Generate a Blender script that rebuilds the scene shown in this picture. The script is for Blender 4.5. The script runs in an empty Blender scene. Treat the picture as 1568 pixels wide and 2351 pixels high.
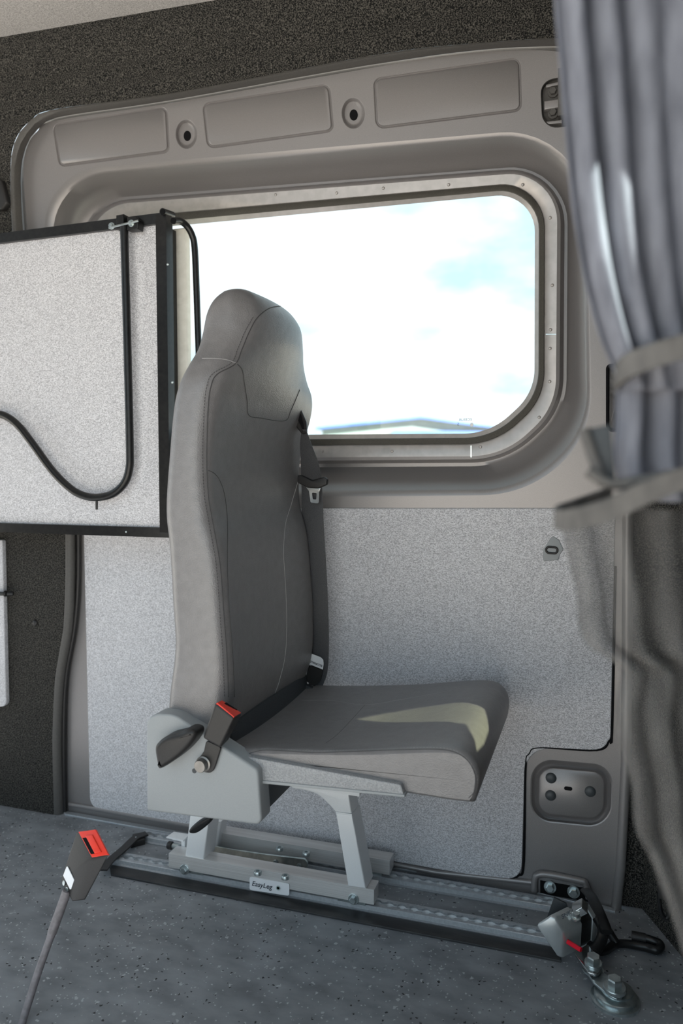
import bpy, bmesh, math, random
import numpy as np
from mathutils import Vector, Matrix, geometry
from mathutils.bvhtree import BVHTree
random.seed(4)
V3 = Vector
SC = bpy.context.scene
COL = SC.collection
# ------------------------------------------------------------------ camera
FPX, CX, CY = 1725.0, 784.0, 1175.5           # focal length and centre in pixels of 1568x2351
PSI, TILT = math.atan(1725/5034.0), math.atan(95/1725.0)
CAM = V3((0, 0, 0.89))
FW = V3((-math.sin(PSI)*math.cos(TILT), math.cos(PSI)*math.cos(TILT), -math.sin(TILT)))
RT = V3((math.cos(PSI), math.sin(PSI), 0))
UP = RT.cross(FW)
cd = bpy.data.cameras.new('camera'); cam = bpy.data.objects.new('camera', cd); COL.objects.link(cam)
cd.sensor_fit = 'HORIZONTAL'; cd.sensor_width = 24.0; cd.lens = FPX/1568*24.0
cd.clip_start = 0.02; cd.clip_end = 500
M = Matrix((RT, UP, -FW)).transposed().to_4x4(); M.translation = CAM
cam.matrix_world = M
cd.dof.use_dof = True; cd.dof.focus_distance = 1.42; cd.dof.aperture_fstop = 3.2
SC.camera = cam
# ------------------------------------------------------------------ colour management
vs = SC.view_settings
SC.display_settings.display_device = 'sRGB'
vs.view_transform = 'Standard'; vs.look = 'None'; vs.gamma = 1.0; vs.use_curve_mapping = False
vs.exposure = 1.15
# ------------------------------------------------------------------ world: cloudy sky
W = bpy.data.worlds.new('sky'); SC.world = W; W.use_nodes = True
nt = W.node_tree; nt.nodes.clear()
def N(t, typ, **kw):
    n = t.nodes.new(typ)
    for k, v in kw.items():
        setattr(n, k, v)
    return n
tc = N(nt, 'ShaderNodeTexCoord'); mp = N(nt, 'ShaderNodeMapping'); mp.inputs['Scale'].default_value = (1, 1, 2.2)
mp.inputs['Location'].default_value = (0.3, 0.1, 0.45)
ns = N(nt, 'ShaderNodeTexNoise'); ns.inputs['Scale'].default_value = 4.2; ns.inputs['Detail'].default_value = 8; ns.inputs['Roughness'].default_value = .52
rp_ = N(nt, 'ShaderNodeValToRGB'); rp_.color_ramp.elements[0].position = .42; rp_.color_ramp.elements[1].position = .53
rp_.color_ramp.elements[0].color = (.50, .75, .90, 1); rp_.color_ramp.elements[1].color = (.80, .91, 1.0, 1)
bg = N(nt, 'ShaderNodeBackground'); bg.inputs['Strength'].default_value = 0.68
ow = N(nt, 'ShaderNodeOutputWorld')
nt.links.new(tc.outputs['Generated'], mp.inputs['Vector']); nt.links.new(mp.outputs['Vector'], ns.inputs['Vector'])
nt.links.new(ns.outputs['Fac'], rp_.inputs['Fac']); nt.links.new(rp_.outputs['Color'], bg.inputs['Color'])
nt.links.new(bg.outputs['Background'], ow.inputs['Surface'])
# ------------------------------------------------------------------ sun
SUN = V3((0.76, -0.525, 0.47)).normalized()      # direction towards the sun
sd = bpy.data.lights.new('sun', 'SUN'); sd.energy = 17.0; sd.angle = math.radians(.16); sd.color = (1, .97, .91)
so = bpy.data.objects.new('sun', sd); COL.objects.link(so)
so.rotation_euler = SUN.to_track_quat('Z', 'Y').to_euler(); so.location = (5, -5, 5)

# ================================================================== helpers
Y0, Z0, KL = 1.585, 0.81, 0.06                   # side wall: plane, waist height, lean of the upper half
def ray(x, y): return FW + RT*((x-CX)/FPX) - UP*((y-CY)/FPX)
def at_y(x, y, Y):
    d = ray(x, y); return CAM + d*((Y-CAM.y)/d.y)
def at_z(x, y, Z):
    d = ray(x, y); return CAM + d*((Z-CAM.z)/d.z)
def at_wall(x, y, off=0.0):
    d = ray(x, y)
    t = (Y0+off-KL*(CAM.z-Z0))/(d.y+KL*d.z)
    p = CAM + d*t
    if p.z < Z0:
        t = (Y0+off)/d.y; p = CAM + d*t
    return p
def crom(pts, n=8, closed=False):
    P = [np.array(p, float) for p in pts]; out = []
    m = len(P)
    for i in range(m if closed else m-1):
        if closed: a, b, c, d = P[i-1], P[i], P[(i+1) % m], P[(i+2) % m]
        else: a, b, c, d = P[max(i-1, 0)], P[i], P[i+1], P[min(i+2, m-1)]
        for k in range(n):
            t = k/n
            out.append(.5*((2*b)+(-a+c)*t+(2*a-5*b+4*c-d)*t*t+(-a+3*b-3*c+d)*t**3))
    if not closed: out.append(P[-1])
    return [tuple(o) for o in out]
def resample(pts, n):
    P = np.array(pts, float); s = np.r_[0, np.cumsum(np.linalg.norm(np.diff(P, axis=0), axis=1))]
    u = np.linspace(0, s[-1], n)
    return [tuple(np.interp(q, s, P[:, k]) for k in range(P.shape[1])) for q in u]
def rp(corners, n=6, m=0):
    """closed polygon with rounded corners (x, y, r)"""
    out = []; K = len(corners); fil = []
    for i in range(K):
        p = np.array(corners[i][:2], float); r = corners[i][2]
        a = np.array(corners[i-1][:2], float); b = np.array(corners[(i+1) % K][:2], float)
        u = (a-p); la = np.linalg.norm(u); u /= la; v = (b-p); lb = np.linalg.norm(v); v /= lb
        ang = math.acos(max(-1, min(1, float(u@v))))
        d = min(r/math.tan(ang/2) if ang < 3.1 else 0, la*.49, lb*.49)
        p0, p1 = p+u*d, p+v*d
        arc = []
        for k in range(n+1):
            t = k/n
            # rational quadratic = circular arc
            w = math.sin(ang/2)
            den = (1-t)**2+2*w*t*(1-t)+t*t
            arc.append(((1-t)**2*p0+2*w*t*(1-t)*p+t*t*p1)/den)
        fil.append(arc)
    for i in range(K):
        out += fil[i]
        if m:
            e, s = fil[i][-1], fil[(i+1) % K][0]
            out += [e+(s-e)*k/(m+1) for k in range(1, m+1)]
    return [tuple(o) for o in out]
def mk(name, V, F, mat, parent=None, ang=35, smooth=True):
    me = bpy.data.meshes.new(name); me.from_pydata([tuple(v) for v in V], [], F); me.update()
    bm = bmesh.new(); bm.from_mesh(me); bmesh.ops.remove_doubles(bm, verts=bm.verts, dist=1e-6)
    bmesh.ops.recalc_face_normals(bm, faces=bm.faces); bm.to_mesh(me); bm.free()
    if smooth:
        me.polygons.foreach_set('use_smooth', [True]*len(me.polygons))
        if ang < 180: me.set_sharp_from_angle(angle=math.radians(ang))
    if mat: me.materials.append(mat)
    o = bpy.data.objects.new(name, me); COL.objects.link(o)
    if parent: attach(o, parent)
    return o
def attach(o, parent):
    o.parent = parent
    T = parent.location if parent.type == 'EMPTY' else V3((0, 0, 0))
    o.matrix_parent_inverse = Matrix.Translation(-T)
def thing(name, label, cat, loc, group=None):
    o = bpy.data.objects.new(name, None); COL.objects.link(o); o.location = loc; o.empty_display_size = .05
    return tag(o, label, cat, group)
def tag(o, label, cat, group=None):
    o['label'] = label; o['category'] = cat
    if group: o['group'] = group
    return o
def struct(o, label=None):
    o['kind'] = 'structure'
    if label: o['label'] = label
    return o
def sempty(name, loc, label):
    o = bpy.data.objects.new(name, None); COL.objects.link(o); o.location = loc; o.empty_display_size = .05
    return struct(o, label)
def loft(rings, cap0=True, cap1=True, closed=True):
    V = []; F = []; n = len(rings[0])
    for r in rings: V += [tuple(p) for p in r]
    for i in range(len(rings)-1):
        for k in range(n if closed else n-1):
            a, b = i*n+k, i*n+(k+1) % n
            F.append((a, b, b+n, a+n))
    if cap0: F.append(tuple(range(n)))
    if cap1: F.append(tuple((len(rings)-1)*n+k for k in range(n)))
    return V, F
def inset2(P, d):
    """miter inset of a closed 2D polygon"""
    P = np.array(P, float); n = len(P)
    A = .5*sum(P[i-1][0]*P[i][1]-P[i][0]*P[i-1][1] for i in range(n)); s = 1 if A > 0 else -1
    out = []
    for i in range(n):
        e0 = P[i]-P[i-1]; e1 = P[(i+1) % n]-P[i]
        l0, l1 = np.linalg.norm(e0), np.linalg.norm(e1)
        if l0 < 1e-9: e0, l0 = e1, l1
        if l1 < 1e-9: e1, l1 = e0, l0
        n0 = s*np.array([-e0[1], e0[0]])/l0; n1 = s*np.array([-e1[1], e1[0]])/l1
        m = n0+n1; lm = m@m
        m = m*(2/lm) if lm > .3 else n0
        if np.linalg.norm(m) > 1.8: m *= 1.8/np.linalg.norm(m)
        out.append(P[i]+m*d)
    return out
def slab(name, pts, ext, mat, parent=None, r=0.0, both=False, ang=35, crown=0):
    """planar 3D polygon extruded along ext, front edge rounded by r"""
    pts = [V3(p) for p in pts]; E_ = V3(ext); t = E_.length; nz = E_.normalized()
    ux = (pts[1]-pts[0]); k = 2
    ux = (ux - nz*ux.dot(nz)).normalized(); uy = nz.cross(ux); o = pts[0]
    P2 = [((p-o).dot(ux), (p-o).dot(uy)) for p in pts]
    H = [(p-o).dot(nz) for p in pts]
    prof = []
    if r > 0:
        for a in (0, 25, 50, 70, 90):
            q = math.radians(a); prof.append((r*(1-math.sin(q)), r*(1-math.cos(q))))
    else: prof.append((0, 0))
    # prof: (depth from front, inset); front first
    rings = []
    fr = [(r*(1-math.cos(math.radians(a))), r*(1-math.sin(math.radians(a)))) for a in ((0, 22, 45, 68, 90) if r > 0 else (90,))] if r > 0 else [(0, 0)]
    seq = [(dp, ins) for dp, ins in fr]
    if both and r > 0: seq += [(t-dp, ins) for dp, ins in reversed(fr)]
    else: seq += [(t, 0)]
    for dp, ins in seq:
        Q = inset2(P2, ins) if ins > 1e-9 else P2
        rings.append([o+ux*float(q[0])+uy*float(q[1])+nz*(h+dp) for q, h in zip(Q, H)])
    V, F = loft(rings)
    return mk(name, V, F, mat, parent, ang)
def slab_y(name, px, Y, t, mat, parent=None, r=0.0, **k):
    return slab(name, [at_y(p[0], p[1], Y) for p in px], (0, t, 0), mat, parent, r, **k)
def frames(P):
    P = [V3(p) for p in P]; T = []
    for i in range(len(P)):
        T.append((P[min(i+1, len(P)-1)]-P[max(i-1, 0)]).normalized())
    a = V3((0, 0, 1)) if abs(T[0].z) < .9 else V3((1, 0, 0))
    nrm = T[0].cross(a).normalized(); out = []
    for i, t in enumerate(T):
        nrm = (nrm-t*nrm.dot(t)).normalized(); out.append((nrm.copy(), t.cross(nrm)))
    return P, out
def tube(name, pts, r, mat, parent=None, n=12, cap=True, flat=1.0):
    P, fr = frames(pts); rr = r if hasattr(r, '__len__') else [r]*len(P)
    rings = [[p+(a*math.cos(2*math.pi*k/n)*q+b*math.sin(2*math.pi*k/n)*q*flat) for k in range(n)] for p, (a, b), q in zip(P, fr, rr)]
    V, F = loft(rings, cap, cap)
    return mk(name, V, F, mat, parent, 50)
def bar(name, p0, p1, w, h, mat, parent=None, up=(0, 0, 1), r=.001):
    """rectangular bar between two points"""
    p0, p1 = V3(p0), V3(p1); d = (p1-p0).normalized(); u = V3(up); s = d.cross(u).normalized(); u = s.cross(d)
    q = [p0+s*(a*w/2)+u*(b*h/2) for a, b in ((-1, -1), (1, -1), (1, 1), (-1, 1))]
    return slab(name, q, p1-p0, mat, parent, r, both=True)
def disc(name, c, axis, prof, mat, parent=None, n=20, ang=35):
    """revolve: prof list of (radius, height along axis)"""
    c = V3(c); z = V3(axis).normalized(); a = V3((0, 0, 1)) if abs(z.z) < .9 else V3((1, 0, 0))
    x = z.cross(a).normalized(); y = z.cross(x)
    rings = [[c+z*h+(x*math.cos(2*math.pi*k/n)+y*math.sin(2*math.pi*k/n))*max(r, 1e-5) for k in range(n)] for r, h in prof]
    V, F = loft(rings)
    return mk(name, V, F, mat, parent, ang)
def dome(name, c, axis, r, h, mat, parent=None, n=16):
    return disc(name, c, axis, [(r, 0), (r*.97, h*.35), (r*.8, h*.72), (r*.5, h*.93), (0, h)], mat, parent, n, 60)
def hexbolt(c, axis, r, h, mat, parent, name='bolt', washer=1.5):
    w = disc(name, c, axis, [(r*washer, 0), (r*washer, h*.25), (r*washer*.95, h*.3), (r*.6, h*.3)], mat, parent, 18)
    c2 = V3(c)+V3(axis).normalized()*h*.28
    disc('bolt_head', c2, axis, [(r, 0), (r, h*.62), (r*.85, h*.72), (0, h*.72)], mat, w, 6, 20)
    return w
def screw(c, axis, r, h, mat, parent, dark, name='screw'):
    w = disc(name, c, axis, [(r, 0), (r, h*.7), (r*.88, h), (r*.45, h), (r*.42, h*.55), (0, h*.55)], mat, parent, 16)
    return w
def plate(name, outer, holes, mp_, mat, parent=None):
    """flat sheet with holes; px polygons mapped by mp_"""
    loops = [outer]+holes; allp = [p for L in loops for p in L]
    tris = geometry.tessellate_polygon([[V3((p[0], p[1], 0)) for p in L] for L in loops])
    return mk(name, [mp_(p[0], p[1]) for p in allp], [tuple(t) for t in tris], mat, parent, smooth=False)
def rings_px(name, rings, mat, parent, cap=False, ang=60):
    """rings: list of (px polygon, wall depth)"""
    R = [[at_wall(p[0], p[1], d) for p in L] for L, d in rings]
    V, F = loft(R, False, cap)
    return mk(name, V, F, mat, parent, ang)
def text(name, s, origin, xdir, ydir, size, mat, parent, shear=0, bold=0, mirror=False):
    cu = bpy.data.curves.new('t', 'FONT'); cu.body = s; cu.size = size; cu.shear = shear; cu.offset = bold; cu.extrude = 0.00005
    ob = bpy.data.objects.new('t', cu); COL.objects.link(ob)
    me = bpy.data.meshes.new_from_object(ob.evaluated_get(bpy.context.evaluated_depsgraph_get()))
    COL.objects.unlink(ob); bpy.data.objects.remove(ob)
    x = V3(xdir).normalized(); y = V3(ydir).normalized(); z = x.cross(y)
    if mirror: x = -x
    Mx = Matrix((x, y, z)).transposed().to_4x4(); Mx.translation = V3(origin)
    me.transform(Mx); me.materials.clear(); me.materials.append(mat); me.name = name
    o = bpy.data.objects.new(name, me); COL.objects.link(o)
    if parent: attach(o, parent)
    return o

# ================================================================== materials
def material(name, c1, c2=None, scale=200, rough=.6, metal=0, bump=0, bdist=.001, detail=4, spec=.5, stretch=(1, 1, 1),
             lo=.35, hi=.65, coat=0, brough=None):
    m = bpy.data.materials.new(name); m.use_nodes = True; t = m.node_tree; b = t.nodes['Principled BSDF']
    b.inputs['Roughness'].default_value = rough; b.inputs['Metallic'].default_value = metal
    b.inputs['Specular IOR Level'].default_value = spec; b.inputs['Coat Weight'].default_value = coat
    b.inputs['Base Color'].default_value = (*c1, 1)
    c = N(t, 'ShaderNodeTexCoord'); mpn = N(t, 'ShaderNodeMapping'); mpn.inputs['Scale'].default_value = stretch
    t.links.new(c.outputs['Object'], mpn.inputs['Vector'])
    n = N(t, 'ShaderNodeTexNoise'); n.inputs['Scale'].default_value = scale; n.inputs['Detail'].default_value = detail
    t.links.new(mpn.outputs['Vector'], n.inputs['Vector'])
    if c2:
        r = N(t, 'ShaderNodeValToRGB'); r.color_ramp.elements[0].position = lo; r.color_ramp.elements[1].position = hi
        r.color_ramp.elements[0].color = (*c1, 1); r.color_ramp.elements[1].color = (*c2, 1)
        t.links.new(n.outputs['Fac'], r.inputs['Fac']); t.links.new(r.outputs['Color'], b.inputs['Base Color'])
    if bump:
        bn = N(t, 'ShaderNodeBump'); bn.inputs['Strength'].default_value = bump; bn.inputs['Distance'].default_value = bdist
        t.links.new(n.outputs['Fac'], bn.inputs['Height']); t.links.new(bn.outputs['Normal'], b.inputs['Normal'])
    return m
FELT = material('light_felt', (.35, .345, .365), (.78, .77, .795), 560, .95, bump=.6, bdist=.0012, detail=3, spec=.1, stretch=(.75, .75, 1.5), lo=.36, hi=.62)
CARP = material('dark_carpet', (.011, .011, .011), (.15, .141, .126), 420, .98, bump=1, bdist=.003, detail=2, spec=.1, lo=.42, hi=.74)
CEIL = material('ceiling_felt', (.31, .295, .285), (.52, .495, .48), 350, .95, bump=.5, bdist=.001, spec=.1)
PAINT = material('grey_paint', (.265, .25, .249), (.295, .278, .277), 900, .36, .4, bump=.05, bdist=.0004, spec=.5)
FLANGE = material('flange_rubber', (.075, .07, .066), (.09, .085, .08), 300, .55)
RUB = material('olive_rubber', (.055, .05, .042), (.08, .073, .06), 700, .75, bump=.3, bdist=.0004)
STRIP = material('window_strip', (.40, .375, .36), (.46, .43, .415), 60, .33, .35)
BLKM = material('black_metal', (.009, .009, .010), (.016, .016, .016), 120, .3, 0, spec=.35)
BLKP = material('black_plastic', (.017, .016, .016), (.026, .024, .024), 900, .42, bump=.15, bdist=.0003, spec=.4)
LEA = material('grey_leather', (.160, .153, .156), (.182, .175, .178), 60, .40, bump=.0, spec=.85)
PLAS = material('grey_plastic', (.27, .285, .295), (.30, .315, .325), 1500, .5, bump=.25, bdist=.0003)
TEXP = material('textured_plastic', (.26, .265, .275), (.34, .345, .355), 420, .42, bump=.9, bdist=.0015, detail=1)
SILV = material('silver_paint', (.78, .79, .80), (.83, .84, .85), 800, .38, .15)
ALU = material('brushed_aluminium', (.70, .68, .66), (.88, .865, .85), 90, .32, .6, stretch=(.03, 1, 14), bump=.08, bdist=.0002)
RAIL = material('rail_aluminium', (.40, .42, .445), (.48, .50, .525), 200, .34, .5)
CHAN = material('bright_channel', (.88, .90, .92), (.95, .96, .97), 300, .35, .3)  # white base colour paints in the reflection on the channel floor
HOUS = material('pressed_steel', (.50, .52, .525), (.58, .60, .60), 40, .27, .55)
ZINC = material('zinc_steel', (.42, .47, .48), (.60, .66, .66), 70, .28, .9)
CHRO = material('polished_steel', (.50, .52, .52), (.58, .60, .60), 30, .16, .95)
DSTL = material('dull_steel', (.20, .19, .18), (.26, .25, .24), 60, .35, .7)
DARK = material('dark_void', (.008, .008, .009), None, rough=.9, spec=.1)
DFRM = material('dark_frame', (.035, .04, .046), (.05, .055, .06), 400, .5, .2)
RED = material('red_plastic', (.78, .035, .015), (.84, .045, .02), 50, .35)
REDG = material('red_gloss', (.75, .01, .03), None, rough=.2)
WHT = material('white_label', (.84, .84, .86), None, rough=.45)
CREAM = material('cream_board', (.72, .70, .63), (.80, .78, .71), 60, .7)
INK = material('ink', (.03, .035, .05), None, rough=.5)
INKG = material('ink_green', (.42, .50, .47), None, rough=.5)
THR = material('stitch_thread', (.33, .32, .325), None, rough=.7)
SEAM = material('seam_shadow_thread', (.06, .058, .06), None, rough=.8)  # dark thread colour for seam lines and part of the stitching
CABLE = material('stalk_sleeve', (.15, .135, .14), (.21, .19, .20), 120, .5)
BAND = material('black_floor_edging', (.018, .018, .02), (.055, .053, .05), 55, .5, stretch=(.3, 1, 1), bump=.15, lo=.45, hi=.8)
PLUG = material('grey_plug', (.055, .062, .068), None, rough=.45)
# leather grain
def grain(m, s1, st, dist):
    t = m.node_tree; b = t.nodes['Principled BSDF']
    c = N(t, 'ShaderNodeTexCoord'); v = N(t, 'ShaderNodeTexVoronoi'); v.inputs['Scale'].default_value = s1
    n2 = N(t, 'ShaderNodeTexNoise'); n2.inputs['Scale'].default_value = 26; n2.inputs['Detail'].default_value = 3
    ml = N(t, 'ShaderNodeMath', operation='MULTIPLY'); ml.inputs[1].default_value = 3.0
    ad = N(t, 'ShaderNodeMath', operation='ADD')
    bn = N(t, 'ShaderNodeBump'); bn.inputs['Strength'].default_value = st; bn.inputs['Distance'].default_value = dist
    t.links.new(c.outputs['Object'], v.inputs['Vector']); t.links.new(c.outputs['Object'], n2.inputs['Vector'])
    t.links.new(n2.outputs['Fac'], ml.inputs[0]); t.links.new(v.outputs['Distance'], ad.inputs[0]); t.links.new(ml.outputs[0], ad.inputs[1])
    t.links.new(ad.outputs[0], bn.inputs['Height']); t.links.new(bn.outputs['Normal'], b.inputs['Normal'])
grain(LEA, 520, .28, .0012)
# floor vinyl: dark slate with pale specks
def floor_mat():
    m = material('slate_vinyl', (.15, .157, .17), (.27, .28, .298), 22, .52, bump=.08, bdist=.0006, detail=6, stretch=(.6, 1, 1), lo=.3, hi=.7)
    t = m.node_tree; b = t.nodes['Principled BSDF']; c = N(t, 'ShaderNodeTexCoord')
    src = b.inputs['Base Color'].links[0].from_socket
    for sc, th, sz, col in ((170, .80, .16, (.45, .46, .48)), (75, .86, .15, (.40, .41, .43)), (120, .84, .16, (.012, .012, .014))):
        v = N(t, 'ShaderNodeTexVoronoi'); v.inputs['Scale'].default_value = sc
        wn = N(t, 'ShaderNodeTexNoise'); wn.inputs['Scale'].default_value = sc*1.6
        mxv = N(t, 'ShaderNodeMix', data_type='RGBA'); mxv.inputs['Factor'].default_value = .012*75/sc*1.2
        t.links.new(c.outputs['Object'], wn.inputs['Vector']); t.links.new(c.outputs['Object'], mxv.inputs[6]); t.links.new(wn.outputs['Color'], mxv.inputs[7])
        t.links.new(mxv.outputs[2], v.inputs['Vector'])
        sp = N(t, 'ShaderNodeSeparateColor'); t.links.new(v.outputs['Color'], sp.inputs[0])
        g = N(t, 'ShaderNodeMath', operation='GREATER_THAN'); g.inputs[1].default_value = th; t.links.new(sp.outputs[0], g.inputs[0])
        l = N(t, 'ShaderNodeMath', operation='LESS_THAN'); l.inputs[1].default_value = sz*1.6; t.links.new(v.outputs['Distance'], l.inputs[0])
        mu = N(t, 'ShaderNodeMath', operation='MULTIPLY'); t.links.new(g.outputs[0], mu.inputs[0]); t.links.new(l.outputs[0], mu.inputs[1])
        mx = N(t, 'ShaderNodeMix', data_type='RGBA'); t.links.new(mu.outputs[0], mx.inputs['Factor']); t.links.new(src, mx.inputs[6]); mx.inputs[7].default_value = (*col, 1)
        src = mx.outputs[2]
    t.links.new(src, b.inputs['Base Color'])
    return m
FLOOR = floor_mat()
def glass_mat(name='clear_glass', col=(.93, .97, .93)):
    m = bpy.data.materials.new(name); m.use_nodes = True; t = m.node_tree; t.nodes.clear()
    tr = N(t, 'ShaderNodeBsdfTransparent'); tr.inputs['Color'].default_value = (*col, 1)
    gl = N(t, 'ShaderNodeBsdfGlossy'); gl.inputs['Roughness'].default_value = .02
    mx = N(t, 'ShaderNodeMixShader'); o = N(t, 'ShaderNodeOutputMaterial')
    mx.inputs[0].default_value = .05; t.links.new(tr.outputs[0], mx.inputs[1]); t.links.new(gl.outputs[0], mx.inputs[2]); t.links.new(mx.outputs[0], o.inputs['Surface'])
    return m
GLASS = glass_mat()
TINT = glass_mat('privacy_glass', (.17, .185, .125))  # tint of the added pane that dims the cushion sun patch
def fabric_mat(name, c1, c2, see, trans, period):
    m = bpy.data.materials.new(name); m.use_nodes = True; t = m.node_tree; t.nodes.clear(); o = N(t, 'ShaderNodeOutputMaterial')
    c = N(t, 'ShaderNodeTexCoord'); mpn = N(t, 'ShaderNodeMapping'); mpn.inputs['Scale'].default_value = (1, 1, .25)
    n = N(t, 'ShaderNodeTexNoise'); n.inputs['Scale'].default_value = 90; n.inputs['Detail'].default_value = 4
    w = N(t, 'ShaderNodeTexWave', wave_type='BANDS', bands_direction='Z'); w.inputs['Scale'].default_value = period; w.inputs['Distortion'].default_value = 1.5
    t.links.new(c.outputs['Object'], mpn.inputs['Vector']); t.links.new(mpn.outputs['Vector'], n.inputs['Vector']); t.links.new(c.outputs['Object'], w.inputs['Vector'])
    av = N(t, 'ShaderNodeMath', operation='MULTIPLY_ADD'); av.inputs[1].default_value = .35; t.links.new(w.outputs['Fac'], av.inputs[0]); t.links.new(n.outputs['Fac'], av.inputs[2])
    r = N(t, 'ShaderNodeValToRGB'); r.color_ramp.elements[0].color = (*c1, 1); r.color_ramp.elements[1].color = (*c2, 1); r.color_ramp.elements[0].position = .35; r.color_ramp.elements[1].position = .95
    t.links.new(av.outputs[0], r.inputs['Fac'])
    d = N(t, 'ShaderNodeBsdfDiffuse'); tl = N(t, 'ShaderNodeBsdfTranslucent'); tr = N(t, 'ShaderNodeBsdfTransparent')
    t.links.new(r.outputs['Color'], d.inputs['Color']); t.links.new(r.outputs['Color'], tl.inputs['Color'])
    m1 = N(t, 'ShaderNodeMixShader'); m1.inputs[0].default_value = trans; t.links.new(d.outputs[0], m1.inputs[1]); t.links.new(tl.outputs[0], m1.inputs[2])
    m2 = N(t, 'ShaderNodeMixShader'); m2.inputs[0].default_value = see; t.links.new(m1.outputs[0], m2.inputs[1]); t.links.new(tr.outputs[0], m2.inputs[2])
    t.links.new(m2.outputs[0], o.inputs['Surface'])
    return m
CURT = fabric_mat('curtain_fabric', (.19, .195, .23), (.42, .43, .49), .04, .5, 260)
SHEER = fabric_mat('sheer_curtain_fabric', (.11, .108, .108), (.27, .265, .262), .58, .4, 240)
TIEB = fabric_mat('tieback_fabric', (.075, .073, .074), (.17, .163, .158), 0.0, .1, 300)
def web_mat():
    m = material('belt_webbing', (.05, .05, .055), (.095, .095, .10), 900, .38, bump=.3, bdist=.0004)
    return m
WEB = web_mat()

# ================================================================== outside
GROUND = material('outdoor_paving', (.42, .385, .34), (.50, .46, .41), 3, .9)
g = mk('ground', [(-80, -80, -.65), (80, -80, -.65), (80, 90, -.65), (-80, 90, -.65)], [(0, 1, 2, 3)], GROUND); struct(g, 'pale paved yard outside the van')
HALLW = material('hall_cladding', (.16, .21, .20), (.19, .24, .23), 2, .7)
HALLR = material('hall_roof_blue', (.05, .10, .28), (.07, .13, .33), 1, .5)
def at_d(x, y, D):
    return at_y(x, y, D)
hl = thing('industrial_hall', 'low industrial hall with dark blue roof seen through the window', 'building', at_y(960, 1080, 38))
hpts = [(740, 1151), (740, 984), (965, 961), (1140, 984), (1140, 1151)]
slab('wall', [at_y(x, y, 38) for x, y in hpts], (0, 14, 0), HALLW, hl)
for a, b in (((725, 986), (965, 961)), ((965, 961), (1155, 986))):
    p0, p1 = at_y(*a, 37.6), at_y(*b, 37.6)
    slab('roof_slope', [p0, p1, p1+V3((0, 0, .12)), p0+V3((0, 0, .12))], (0, 15, 0), HALLR, hl)
slab('fascia', [at_y(x, y, 37.7) for x, y in ((900, 1002), (900, 988), (1140, 990), (1140, 1002))], (0, .2, 0), HALLR, hl)
tube('chimney', [at_y(963, 962, 39), at_y(963, 956, 39)], .1, HALLW, hl)

# ================================================================== van shell
def sheet(name, pts, mat, parent=None): return mk(name, pts, [tuple(range(len(pts)))], mat, parent, smooth=False)
def roofz(x): return 1.896-.047*(x+1.336)
XL, XR, YN = -2.7, 1.85, 0.05
fl = slab('floor', [(XL, YN, 0), (XR, YN, 0), (XR, 1.70, 0), (XL, 1.70, 0)], (0, 0, -.06), FLOOR); struct(fl, 'dark slate grey speckled vinyl van floor')
ce = slab('ceiling', [(XL, YN, roofz(XL)), (XR, YN, roofz(XR)), (XR, 1.45, roofz(XR)), (XL, 1.45, roofz(XL))], (0, 0, .05), CEIL); struct(ce, 'light felt covered van ceiling panel')
# carpeted upper side wall around the door opening
CE = crom([(120, 1180), (60, 900), (30, 560), (24, 400), (34, 325), (70, 277), (130, 250), (400, 213), (800, 137), (1000, 107), (1290, 86), (1500, 84), (1760, 82)], 8)
DE = crom([(150, 1180), (95, 900), (66, 560), (54, 410), (60, 345), (85, 302), (132, 276), (395, 236), (800, 165), (1000, 131), (1150, 117), (1290, 120), (1380, 160), (1440, 300)], 8)
crease = crom([(1760, -95), (1300, -18), (800, 55), (400, 128), (0, 178), (-350, 215)], 6)
OFFC = -.03
# round edge between cove and wall
wb = plate('wall_back', [(x, y) for x, y in CE]+crease+[(-350, 1180)], [], lambda x, y: at_wall(x, y, OFFC), CARP); struct(wb, 'dark carpet covered upper side wall around the door')
cr3 = [at_wall(x, y, OFFC) for x, y in crease]
cv = []
for i in range(4):
    row = []
    for p in cr3:
        q = V3((p.x, 1.45, roofz(p.x))); t = i/3
        s = p.lerp(q, t)+V3((0, .012, .012))*math.sin(math.pi*t)
        row.append(s)
    cv.append(row)
V, F = loft(cv, False, False, False)
cove = mk('trim_1', V, F, CARP, None, 80); struct(cove, 'dark carpet strip between side wall and ceiling panel')
# flange between carpet edge and door
n = 90
A, B = resample(CE, n), resample(DE, n)
rows = []
for t, off in ((0, OFFC-.002), (.12, OFFC-.004), (.3, OFFC), (.62, -.012), (.7, -.010), (.76, -.004), (.82, .004), (1.0, .008)):
    rows.append([at_wall(a[0]+(b[0]-a[0])*t, a[1]+(b[1]-a[1])*t, off) for a, b in zip(A, B)])
V, F = loft(rows, False, False, False)
fg = mk('trim_2', V, F, FLANGE, None, 60); struct(fg, 'dark rubber flange framing the top of the sliding door')

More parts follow.
